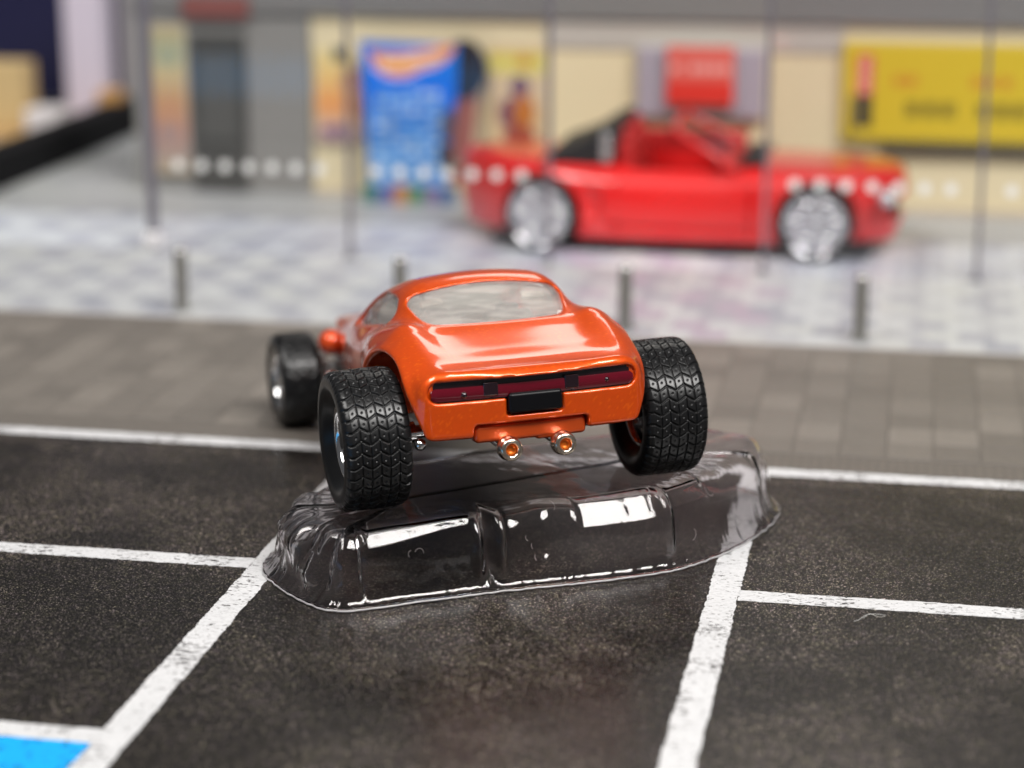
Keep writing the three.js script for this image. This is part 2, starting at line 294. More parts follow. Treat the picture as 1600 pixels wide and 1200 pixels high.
board('figure_poster', 'yellow poster with a purple and orange figure right of the blue display', 'poster', -67, -58, 7, 25, WB - 0.6, (c, w, h) => {
  c.fillStyle = '#d9bf93'; c.fillRect(0, 0, w, h); c.fillStyle = '#dccd6a'; c.fillRect(0, h * 0.06, w, h * 0.2); blot(c, w * 0.62, h * 0.14, w * 0.14, h * 0.05, '#cf9a2c');
  blot(c, w * 0.55, h * 0.36, w * 0.17, h * 0.09, '#6d4257'); blot(c, w * 0.42, h * 0.6, w * 0.26, h * 0.15, '#7b4a5c'); blot(c, w * 0.62, h * 0.58, w * 0.2, h * 0.16, '#c2752e'); blot(c, w * 0.55, h * 0.8, w * 0.3, h * 0.1, '#a24a38');
});
board('notice_panel', 'lilac grey notice panel behind the red sign on the cream wall', 'panel', -43.6, -23.8, 14.6, 25.4, WB - 1.2, (c, w, h) => { c.fillStyle = '#a29ba6'; c.fillRect(0, 0, w, h); c.fillStyle = '#b9b3bb'; c.fillRect(0, 0, w, h * 0.07); c.fillStyle = '#a9a2a6'; c.fillRect(w * 0.25, h * 0.8, w * 0.5, h * 0.2); });
const strokes = (c, x, y, s, n) => { for (let k = 0; k < n; k++) { if (k % 2) c.fillRect(x + (k * 0.37 % 1) * s * 0.8, y, s * 0.13, s); else c.fillRect(x, y + (k / n) * s, s, s * 0.12); } };
board('red_sign', 'square red sign with a row of white letters on the lilac panel', 'sign', -38.9, -28.4, 16.6, 25.6, WB - 2.4, (c, w, h) => {
  c.fillStyle = '#d8362b'; c.fillRect(0, 0, w, h); c.fillStyle = '#d9655a'; c.fillRect(0, 0, w, h * 0.6); c.fillStyle = '#f3d6d0';
  for (let k = 0; k < 6; k++) if (k !== 1) strokes(c, w * (0.07 + 0.15 * k), h * 0.32, w * 0.115, 5);
});
board('yellow_sign', 'wide yellow sign with red and black writing on the right of the wall', 'sign', -12.2, 36, 11.4, 26.8, WB - 0.8, (c, w, h) => {
  c.fillStyle = '#d2b72a'; c.fillRect(0, 0, w, h); c.fillStyle = '#dcc355'; c.fillRect(0, 0, w, h * 0.05);
  c.fillStyle = '#cf4a4a'; c.fillRect(w * 0.045, h * 0.14, w * 0.05, h * 0.4); c.fillStyle = '#e9b3a2'; for (let k = 0; k < 4; k++) c.fillRect(w * 0.058, h * (0.17 + 0.09 * k), w * 0.024, h * 0.055);
  c.fillStyle = '#2b2a26'; c.fillRect(w * 0.045, h * 0.54, w * 0.05, h * 0.32); c.fillRect(w * 0.025, h * 0.55, w * 0.012, h * 0.4);
  c.fillStyle = '#c4682a'; for (const x of [0.16, 0.2, 0.4, 0.44, 0.49, 0.6, 0.66]) strokes(c, w * x, h * 0.34, w * 0.034, 6);
  c.fillStyle = '#4d4a1c'; for (const x of [0.2, 0.255, 0.31, 0.42, 0.475, 0.53, 0.59, 0.66, 0.72, 0.8]) strokes(c, w * x, h * 0.6, w * 0.045, 7);
  c.fillStyle = '#8f8026'; c.fillRect(0, h * 0.97, w, h * 0.03);
}, 16);
tag(part('sign_rail', rbox(40, 0.9, 1.2, 0.2, [0, 0, 0]), std({ color: lin(0.03, 0.03, 0.035), roughness: 0.5 }), scene, dio(14, 10.6, WB - 1.0)), 'thin black rail under the wide yellow sign', 'rail').rotation.y = -TH;

// ---------------------------------------------------------------- clear showroom front with posts and rows of dots
const clearAcrylic = phys({ color: lin(0.97, 0.97, 0.98), transmission: 1, roughness: 0.03, ior: 1.4, thickness: 0 });
const postMat = phys({ color: lin(0.15, 0.14, 0.165), roughness: 0.3 }), dotMat = std({ color: lin(0.8, 0.8, 0.78), roughness: 0.5 });
{
  const t = thing('glass_front', 'clear showroom glass front with slim posts and a row of white dots', 'glass partition', dio(0, 0, 290), -TH);
  const P = [-106.7, -77.8, -49.6, -20.2, 8.1, 36.5];
  const dot = bake(new THREE.CylinderGeometry(0.74, 0.74, 0.16, 24).rotateX(Math.PI / 2));
  for (const k of [0, 1, 3, 4]) {
    const w = P[k + 1] - P[k] - 1;
    const pane = part('glass_pane', box(w, 44, 0.5, [0, 0, 0]), clearAcrylic, t, [(P[k] + P[k + 1]) / 2, 22.2, 0]);
    for (let a = -Math.floor((w / 2 - 1.2) / 3.42); a <= Math.floor((w / 2 - 1.2) / 3.42); a++) part('dot', dot, dotMat, pane, [a * 3.42, 12.3 - 22.2, 0.36]);
  }
  P.forEach((a, i) => {
    const p = part('post', rbox(i ? 0.62 : 1.5, 44, 0.9, 0.15, [0, 22.1, 0]), postMat, t, [a, 0, 0.1]);
    part('post_foot', rbox(i ? 1.5 : 3, i ? 0.6 : 2.2, 1.6, 0.3, [0, i ? 0.4 : 1.4, 0.2]), i ? postMat : std({ color: lin(0.75, 0.73, 0.74), roughness: 0.25, metalness: 0.3 }), p);
  });
  part('head_rail', rbox(144, 1.6, 1.4, 0.2, [-35, 45, 0]), postMat, t);
}

// ---------------------------------------------------------------- left of the mat: black edge rail and what stands past it
tag(part('edge_rail', rbox(6, 9.5, 150, 0.5, [0, 0, 0]), phys({ color: lin(0.008, 0.008, 0.009), roughness: 0.8, specularIntensity: 0.3 }), scene, dio(-150.5, 1.2, 360)), 'black edge rail along the left side of the mat', 'rail').rotation.y = -TH;
const standPiece = (name, label, cat, a0, a1, y0, y1, b, d, col, rough = 0.6) => { const o = part(name, rbox(a1 - a0, y1 - y0, d, 0.4, [0, (y1 - y0) / 2, 0]), std({ color: lin(...col), roughness: rough }), scene, dio((a0 + a1) / 2, y0, b)); o.rotation.y = -TH; return tag(o, label, cat); };
standPiece('lilac_post', 'pale lilac upright post beyond the black rail at the left', 'post', -162.6, -154.6, -1.2, 46, 400, 6, [0.62, 0.56, 0.66]);
standPiece('grey_post', 'grey upright post right of the pale lilac post', 'post', -153.2, -147.4, -1.2, 46, 404, 5, [0.24, 0.225, 0.24]);
standPiece('dark_post', 'nearly black upright post left of the first glass post', 'post', -146.4, -137, -1.2, 46, 410, 6, [0.03, 0.028, 0.036]);
standPiece('navy_panel', 'dark navy panel at the far upper left', 'panel', -215, -160, -1.2, 60, 440, 4, [0.012, 0.012, 0.05], 0.4);
standPiece('wooden_shelf', 'tan wooden shelf low at the left beyond the black rail', 'shelf', -200, -155.5, -1.2, 1.6, 388, 16, [0.5, 0.32, 0.14]);
standPiece('wooden_block', 'upright tan wooden block at the left edge of the picture', 'block', -176, -166, 1.6, 14, 388, 6, [0.58, 0.42, 0.2]);
standPiece('white_carton', 'small white carton standing on the tan shelf', 'carton', -164.6, -157.6, 1.6, 6, 384, 6, [0.7, 0.66, 0.66]);
standPiece('orange_block', 'small orange brown block at the foot of the grey post', 'block', -155.2, -150.8, -1.2, 8, 396, 4, [0.55, 0.3, 0.1]);

// ---------------------------------------------------------------- wheels, shared by both toys
const rubber = phys({ color: lin(0.0075, 0.0075, 0.008), roughness: 0.3, specularIntensity: 0.8 });
const chrome = std({ color: lin(0.82, 0.82, 0.83), metalness: 1, roughness: 0.1 });
const darkRim = std({ color: lin(0.02, 0.02, 0.022), roughness: 0.4 });
function treadDepth(u, v, p, w0) {
  const col = Math.floor(u / w0 + 1000), fu = u / w0 + 1000 - col, q = v / p, fv = q - Math.floor(q), left = col % 2 ? fu : 1 - fu;
  const near = (c) => { const d = Math.abs(fv - c); return Math.min(d, 1 - d) * p; };
  let g = 0.75 * (1 - sstep(0.025, 0.075, Math.min(fu, 1 - fu) * w0));
  g = Math.max(g, 1 - sstep(0.035, 0.09, near(0.2 + 0.46 * left) * 0.8));
  const hx = (left - 0.5) * w0, hy = Math.min(Math.abs(fv - 0.9), 1 - Math.abs(fv - 0.9)) * p;
  return Math.max(g, 0.45 * (1 - sstep(0.05, 0.1, Math.hypot(hx, hy))));
}
function tyre(R, w, rim, tread, N, M, depth, dip = 0.3) {
  const prof = [], h = w / 2;
  const sh = Math.min(0.55, w * 0.12);
  const half = [[h - dip - 0.25, rim - 0.25, 0], [h - dip, rim, 0], [h - 0.25 * dip, rim + 0.2 + 0.5 * dip, 0], [h, (rim + R) / 2, 0], [h - 0.02, R - 1.1 * sh - 0.25, 0.0], [h - 0.08, R - 0.95 * sh, 0.5], [h - 0.22 * sh - 0.08, R - 0.6 * sh, 0.8], [h - 0.5 * sh - 0.08, R - 0.3 * sh, 1]];
  for (const p of half) prof.push([-p[0], p[1], p[2]]);
  const e = h - sh - 0.1;
  for (let i = 0; i <= M; i++) { const u = -e + 2 * e * i / M; prof.push([u, R - 0.05 * sh - 0.1 * Math.pow(Math.abs(u / h), 3), 1]); }
  for (const p of half.slice().reverse()) prof.push([p[0], p[1], p[2]]);
  const K = prof.length, P = new Float32Array(N * K * 3), I = [], circ = 2 * Math.PI * R, p = circ / Math.round(circ / tread), w0 = Math.min(0.76, w / 4);
  for (let i = 0; i < N; i++) { const a = i / N * 2 * Math.PI; for (let j = 0; j < K; j++) { const [u, r, t] = prof[j], rr = r - (t ? t * depth * treadDepth(u, a / (2 * Math.PI) * circ, p, w0) : 0); P.set([u, rr * Math.cos(a), rr * Math.sin(a)], (i * K + j) * 3); } }
  for (let i = 0; i < N; i++) for (let j = 0; j < K - 1; j++) { const a = i * K + j, b = ((i + 1) % N) * K + j; I.push(a, a + 1, b, b, a + 1, b + 1); }
  const g = new THREE.BufferGeometry(); g.setAttribute('position', new THREE.BufferAttribute(P, 3)); g.setIndex(I); g.computeVertexNormals(); return g;
}
// rim with its outer face towards +x
function rimGeo(r, w, spokes, dish, glintDomes = 0) {
  const h = w / 2, out = [];
  for (let k = 0; k < glintDomes; k++) out.push(new THREE.SphereGeometry(1.05, 20, 14).scale(1, 0.5, 1).translate(r * 0.62, h - dish + 0.15, 0).rotateY((k + 0.5) / glintDomes * 2 * Math.PI));  // chrome domes added to catch bright spots on the wheel
  out.push(lathe([[r - 0.5, h - dish], [r - 0.5, h - 0.5], [r - 0.15, h - 0.25], [r + 0.05, h - 0.3], [r - 0.1, h - 0.6], [r - 0.2, -h + 0.6], [r + 0.05, -h + 0.3], [r - 0.4, -h + 0.3], [r - 0.55, -h + 0.9], [r - 0.5, h - dish]], 56));
  out.push(lathe([[0, h - dish + 0.55], [0.35, h - dish + 0.55], [0.6, h - dish + 0.4], [0.95, h - dish + 0.3], [1.0, h - dish - 0.5], [0, h - dish - 0.5]], 28));
  for (let k = 0; k < spokes; k++) out.push(rbox(0.75, r - 0.9, 0.5, 0.2, [0, (r - 0.9) / 2 + 0.6, 0]).rotateX(Math.PI / 2).rotateZ(0).translate(0, h - dish, 0).rotateY(k / spokes * 2 * Math.PI));
  out.push(cyl(r - 0.5, r - 0.5, 0.15, 40, [0, h - dish - 0.7, 0]));
  return mergeGeometries(out.map((g) => { const k = g.index ? g.toNonIndexed() : g; return k; })).rotateZ(-Math.PI / 2);
}
function wheel(parent, at, geo, rim, side, tilt = 0, spin = 0) {
  const t = part('wheel', geo.hub, darkRim, parent, at);
  if (side < 0) t.rotation.y = Math.PI;
  t.rotation.z = tilt; t.rotation.x = spin;
  part('tyre', geo.tyre, rubber, t); part('rim', geo.rim, rim, t);
  return t;
}
const hubGeo = (w) => bake(new THREE.CylinderGeometry(0.7, 0.7, w * 0.7, 20).rotateZ(Math.PI / 2));

// ---------------------------------------------------------------- the orange toy car
const carRot = new THREE.Euler(THREE.MathUtils.degToRad(-6.5), THREE.MathUtils.degToRad(17.3), THREE.MathUtils.degToRad(1.0), 'YXZ');
const car = thing('toy_car', 'metallic orange hot rod toy car with big rear tyres parked on the clear tray', 'toy car', [-0.045, 11.842, -175.086]);
car.rotation.copy(carRot);
const Wz = table([[-51, 4.2], [-45, 5.3], [-40, 5.8], [-34, 6.8], [-28, 8.0], [-22, 9.0], [-16, 9.8], [-10, 10.35], [-5, 10.9], [0, 10.9], [4, 10.3], [6, 9.65], [7, 9.35], [9, 8.8]]);
const Tz = table([[-52, 2.2], [-47, 3.6], [-40, 4.5], [-32, 5.3], [-26, 6.0], [-20, 6.6], [-12, 7.4], [-6, 8.1], [-2, 8.15], [0, 7.65], [3, 6.75], [5.2, 6.05], [6.6, 5.8], [8.5, 5.75]]);
const Wc = table([[-30, 6.2], [-26, 7.4], [-20, 8.3], [-14, 8.65], [-7, 8.5], [-3, 7.9], [0, 7.2], [3, 6.2], [6, 5.4]]);
const Tc = table([[-31, 4], [-27, 6.0], [-24, 7.7], [-20, 9.5], [-16, 10.75], [-13, 11.45], [-10.5, 11.85], [-9, 11.95], [-7.8, 11.85], [-6, 11.2], [-4.5, 10.35], [-3, 9.4], [-1.5, 8.4], [0, 7.6], [2, 6.6], [5, 5]]);
const solidCar = (x, y, z) => {
  const ax = Math.abs(x);
  const arch = Math.hypot(z + 0.8, y + 0.2);
  const W = Wz(z) - (y < 4.6 ? 0.03 : 0.05) * (y - 4.6) * (y - 4.6) + 0.22 * Math.exp(-(((arch - 7.3) / 0.4) ** 2));
  const hau = 0.75 * Math.exp(-(((ax - 8.3) / 1.9) ** 2)) * Math.exp(-(((z + 1.5) / 5) ** 2)) - 0.05 * Math.exp(-((z - 1) ** 2) / 16);
  let d = smax(ax - W, (y - Tz(z) - hau) * 0.93, 2.6);
  const back = 7.35 - 0.0065 * x * x - 0.09 * Math.max(0, 4.9 - y);
  d = smax(d, z - back, 0.75);
  d = smax(d, 0.15 - y, 0.5);
  d = smax(d, -50.5 - z + 0.05 * x * x, 2);
  const wc = Wc(z) - 0.2 * Math.max(0, y - 6) - 0.012 * Math.max(0, y - 6) ** 2;
  const c = smax(ax - wc, (y - Tc(z) + 0.015 * x * x) * 0.84, 2.3);
  return smin(d, Math.max(c, 4 - y), 1.1);
};
const rearWin = (x, y, z) => { const yy = y - 0.187 * (z + 5), top = 11.45 - 0.019 * x * x, bot = 7.75 + 0.006 * x * x, side = Math.abs(x + 0.1) - (6.75 - 0.3 * Math.max(0, 10 - yy)); return Math.max(smax(smax(yy - top, bot - yy, 0.3), side, 1.05), z + 1.0, -10.5 - z); };
const sideWin = (x, y, z) => Math.max(smax(smax((y - (10.15 - 0.012 * (z + 11) ** 2 - (z < -13 ? 0.035 * (z + 13) ** 2 : 0))) * 0.85, (8.35 + 0.12 * (z + 6)) - y, 0.8), smax(z + 7.3 + 0.35 * (y - 9.5), -25 - z, 0.8), 1.4), 5 - Math.abs(x));
const frontWin = (x, y, z) => Math.max(smax(smax(y - 10.1, 6.9 - y, 0.6), Math.abs(x) - 6.0, 1.2), z + 15.5);
const slot = (x, y, z) => Math.max(smin(rrect(x, y - 4.14, 8.75, 0.84, 0.82), rrect(x + 0.05, y - 2.8, 2.35, 0.9, 0.18), 0.12), 6.4 - z);
const carBody = (x, y, z) => {
  const s = solidCar(x, y, z); let d = s;
  if (s > 3) return s;
  const ax = Math.abs(x);
  if (y > 5.5) { const cav = Math.max(s + 0.75, 6.3 - y, z + 0.5 - 0.0 * y, -26 - z); d = smax(d, -cav, 0.1); }
  if (y > 5.5) { d = smax(d, -rearWin(x, y, z), 0.3); d = smax(d, -sideWin(x, y, z), 0.3); d = smax(d, -frontWin(x, y, z), 0.3); }
  if (ax > 5) d = smax(d, -Math.max(Math.hypot(z + 0.8, y + 0.2) - 6.85, 6.6 - ax), 0.35);
  if (z > 4) { d = smax(d, -slot(x, y, z), 0.3); d = smax(d, -Math.max(rrect(x + 0.3, y - 0.2, 4.85, 1.05, 0.4), 4 - z), 0.25); }
  return d;
};
const flake = (x, y, z) => { const h = hash(Math.round(x * 61), Math.round(y * 61), Math.round(z * 61)); const k = h > 0.94 ? 1.12 : 0.97 + 0.06 * h; return [k, k * (h > 0.94 ? 1.3 : 1), k]; };
const paint = phys({ color: lin(0.74, 0.078, 0.004), metalness: 0.4, roughness: 0.36, specularIntensity: 0.4, clearcoat: 1, clearcoatRoughness: 0.085, vertexColors: true });
part('body', surface(carBody, [-12, -0.5, -52], [12, 13, 8.6], 0.19, flake), paint, car);
const streakGlare = (x, y, z) => { const k = 0.8 + 0.19 * sstep(0.3, 0.7, 0.55 * vnoise(x * 0.4 + y * 0.3, y * 4 + x * 0.4, 3) + 0.45 * vnoise(x * 0.9 - y, y * 7 - x * 0.6, 7)); return [k, k * 0.99, k * 0.97]; };  // pale streaks of reflection and haze put into the glass colour
const plastic = phys({ color: lin(0.96, 0.955, 0.94), vertexColors: true, transmission: 0.8, roughness: 0.06, ior: 1.5, specularIntensity: 0.8, thickness: 0 });
const pane = (win, lo, hi, wave) => surface((x, y, z) => { const s = solidCar(x, y, z) + wave * vnoise(x * 0.9, y * 0.9, z * 0.9); return Math.max(s + 0.16, -(s + 0.6), win(x, y, z) - 0.12); }, lo, hi, 0.17, streakGlare);
part('rear_window', pane(rearWin, [-8, 7, -11], [8, 12.6, 0], 0.06), plastic, car);
part('side_window', pane((x, y, z) => Math.max(sideWin(x, y, z), x), [-10, 5, -26], [-5, 12.4, -4], 0.08), plastic, car);
part('side_window', pane((x, y, z) => Math.max(sideWin(x, y, z), -x), [5, 5, -26], [10, 12.4, -4], 0.08), plastic, car);
part('windscreen', pane(frontWin, [-7, 5.6, -30], [7, 11.5, -15], 0.08), plastic, car);
for (const tx of [-4.6, 4.4]) part('window_tab', rbox(2.0, 0.25, 0.9, 0.1, [0, 0, 0]).rotateX(0.5).rotateZ(tx > 0 ? -0.08 : 0.1).translate(tx, 9.75, -6.6), phys({ color: lin(0.95, 0.94, 0.92), transmission: 0.5, roughness: 0.1, thickness: 0 }), car);
// cabin
const cabinGrey = std({ color: lin(0.42, 0.41, 0.4), roughness: 0.6 });
part('cabin_floor', rbox(13.5, 0.6, 24, 0.2, [0, 6.0, -13]), cabinGrey, car);
for (const sx of [-3.2, 3.2]) { const s = part('seat', rbox(4.4, 2.2, 1.4, 0.5, [sx, 7.0, -10.2]), cabinGrey, car); part('headrest', rbox(2, 0.8, 0.9, 0.3, [sx, 8.3, -10.2]), cabinGrey, s); }
part('dashboard', rbox(12.5, 1.6, 3, 0.5, [0, 7, -22]), cabinGrey, car);
{ const sw = part('steering_wheel', new THREE.TorusGeometry(1.3, 0.18, 10, 28).rotateX(-0.4).translate(-3.2, 8.3, -19.4), darkRim, car); }
// tail lights, plate, valance, exhausts
const lensMat = phys({ color: lin(0.1, 0.001, 0.0085), roughness: 0.1, clearcoat: 1, clearcoatRoughness: 0.03 }), lensDark = phys({ color: lin(0.012, 0.004, 0.007), roughness: 0.18, clearcoat: 1, clearcoatRoughness: 0.03 });
const curved = (g) => { const p = g.attributes.position; for (let i = 0; i < p.count; i++) p.setZ(i, p.getZ(i) - 0.0065 * p.getX(i) ** 2); g.computeVertexNormals(); return g; };
const barGeo = (x0, x1, y0, y1, z0, z1, r, n = 14) => { const g = new RoundedBoxGeometry(x1 - x0, y1 - y0, z1 - z0, n, r); return g.translate((x0 + x1) / 2, (y0 + y1) / 2, (z0 + z1) / 2); };
const lensBack = (() => { const g = new THREE.BoxGeometry(17.7, 1.8, 0.5, 40, 4, 1).translate(0, 4.14, 6.6); return curved(g); })();
part('light_housing', lensBack, lensDark, car);
const lensBar = (x0, x1) => { const g = new THREE.CapsuleGeometry(0.5, 1, 6, 12); const b = new THREE.BoxGeometry(x1 - x0, 1.04, 0.42, 24, 6, 2).translate((x0 + x1) / 2, 3.95, 6.98), p = b.attributes.position; for (let i = 0; i < p.count; i++) { const k = (p.getY(i) - 3.95) / 0.52, e = clamp((p.getX(i) - x0) / 0.45), f2 = clamp((x1 - p.getX(i)) / 0.45); p.setY(i, 3.95 + (p.getY(i) - 3.95) * (0.55 + 0.45 * Math.sqrt(Math.max(0, 1 - (1 - Math.min(e, f2)) ** 2)))); p.setZ(i, p.getZ(i) - 0.12 * k * k); } return curved(b); };
for (const [x0, x1] of [[-8.55, -3.55], [-3.85, 3.3], [2.95, 8.55]]) part('tail_light', lensBar(x0, x1), lensMat, car);
part('light_divider', curved(rbox(1.2, 1.1, 0.5, 0.1, [-3.7, 4.16, 7.0], 2)), lensDark, car);
part('light_divider', curved(rbox(1.2, 1.1, 0.5, 0.1, [3.12, 4.16, 7.0], 2)), lensDark, car);
part('bulb', curved(new THREE.SphereGeometry(0.26, 14, 10).translate(-5.9, 3.85, 7.14)), lensDark, car);
part('bulb', curved(new THREE.SphereGeometry(0.2, 14, 10).translate(6.2, 4.0, 7.14)), lensDark, car);
part('number_plate', rbox(4.55, 1.66, 0.9, 0.3, [-0.05, 2.86, 6.98], 6), phys({ color: lin(0.004, 0.004, 0.005), roughness: 0.35, specularIntensity: 0.35 }), car);
const tinted = phys({ color: lin(0.6, 0.075, 0.008), metalness: 0.5, roughness: 0.38, clearcoat: 0.5, clearcoatRoughness: 0.15 });
part('rear_valance', rbox(9.5, 1.5, 1.6, 0.4, [-0.3, 0.42, 5.6], 5), tinted, car);
part('valance_lug', rbox(2.2, 0.8, 1.2, 0.38, [1.2, -0.1, 5.7], 4), tinted, car);
for (const ex of [-2.5, 2.05]) {
  const e = part('exhaust_pipe', new THREE.CylinderGeometry(0.5, 0.62, 4, 28).rotateX(Math.PI / 2).rotateX(0.1).translate(ex, -0.6, 4.6), chrome, car);
  part('exhaust_tip', lathe([[0.38, -0.9], [0.4, 0.35], [0.55, 0.58], [0.8, 0.48], [0.86, 0.2], [0.76, 0.02], [0.74, -0.15], [0.9, -0.25], [0.93, -0.55], [0.76, -0.7], [0.7, -1.4]], 32).scale(1.1, 1, 1.1).rotateX(Math.PI / 2).translate(ex, -0.75, 7.7), std({ color: lin(0.9, 0.76, 0.62), metalness: 1, roughness: 0.2 }), e);
  part('exhaust_bore', lathe([[0, 0.16], [0.3, 0.06], [0.42, 0.4]], 24).rotateX(Math.PI / 2).translate(ex, -0.75, 7.6), std({ color: lin(0.7, 0.17, 0.012), metalness: 0.5, roughness: 0.4 }), e);
}
part('chassis', [rbox(13, 1.2, 42, 0.4, [0, 0.1, -18]), rbox(9, 1.0, 8, 0.4, [0, -0.1, 0.5]), rbox(5, 2.2, 9, 0.5, [0, 0.2, -44])], std({ color: lin(0.12, 0.115, 0.11), metalness: 0.7, roughness: 0.4 }), car);
part('rear_axle', [new THREE.CylinderGeometry(0.55, 0.55, 21, 20).rotateZ(Math.PI / 2), ...[-8.9, 8.9].map((x) => new THREE.CylinderGeometry(0.9, 0.9, 0.9, 20).rotateZ(Math.PI / 2).translate(x, 0, 0)), new THREE.SphereGeometry(0.5, 16, 12).translate(-9.3, -0.1, 5.2)], chrome, car);
part('front_axle', [new THREE.CylinderGeometry(0.5, 0.5, 16, 20).rotateZ(Math.PI / 2).rotateZ(-0.018).translate(0, -1.9, -45.5)], chrome, car);
for (const sx of [-1, 1]) {
  part('suspension_arm', [tube([[sx * 3, 0.6, -41], [sx * 6, -0.4, -43], [sx * 7.8, -1.5, -45]], 0.55, 20, 10), ...[0, 1, 2, 3].map((k) => new THREE.TorusGeometry(0.85, 0.26, 8, 20).rotateX(Math.PI / 2).translate(sx * 7.3, -1.4 + 0.75 * k, -43.2)), cyl(0.5, 0.5, 3.4, 14, [sx * 7.3, -0.2, -43.2])], std({ color: lin(0.85, 0.84, 0.83), metalness: 0.75, roughness: 0.35 }), car);
  const h = part('headlight', new THREE.SphereGeometry(1.3, 28, 20).scale(1, 1, 1.15).translate(sx * 6.2, 2.35, -41), phys({ color: lin(0.72, 0.07, 0.005), metalness: 0.4, roughness: 0.4, clearcoat: 1, clearcoatRoughness: 0.05 }), car);
  part('headlight_lens', new THREE.SphereGeometry(1.05, 20, 12).scale(1, 1, 0.5).translate(sx * 6.2, 2.35, -42.2), chrome, h);
  part('headlight_bracket', tube([[sx * 6.2, 1.6, -41.3], [sx * 5.4, 0.9, -41.6], [sx * 4.2, 0.8, -42]], 0.35, 14, 8), chrome, h);
}
const rearGeo = { tyre: bake(tyre(5.85, 5.6, 3.3, 1.02, 800, 124, 0.16, 1.0)), rim: bake(rimGeo(3.3, 4.2, 5, 1.0)), hub: hubGeo(5.6) };
const frontGeo = { tyre: bake(tyre(4.8, 4.3, 3.1, 1.5, 300, 40, 0.1)), rim: bake(rimGeo(3.1, 4.3, 5, 0.9)), hub: hubGeo(4.3) };
wheel(car, [-12.65, -0.12, 0], rearGeo, chrome, -1, -0.02, 0.3); wheel(car, [12.9, 0.05, 0], rearGeo, chrome, 1, 0.02, 0.9);
wheel(car, [-9.25, -1.72, -45.5], frontGeo, chrome, -1, 0, 0.2); wheel(car, [10.15, -2.1, -45.5], frontGeo, chrome, 1, 0, 0.7);

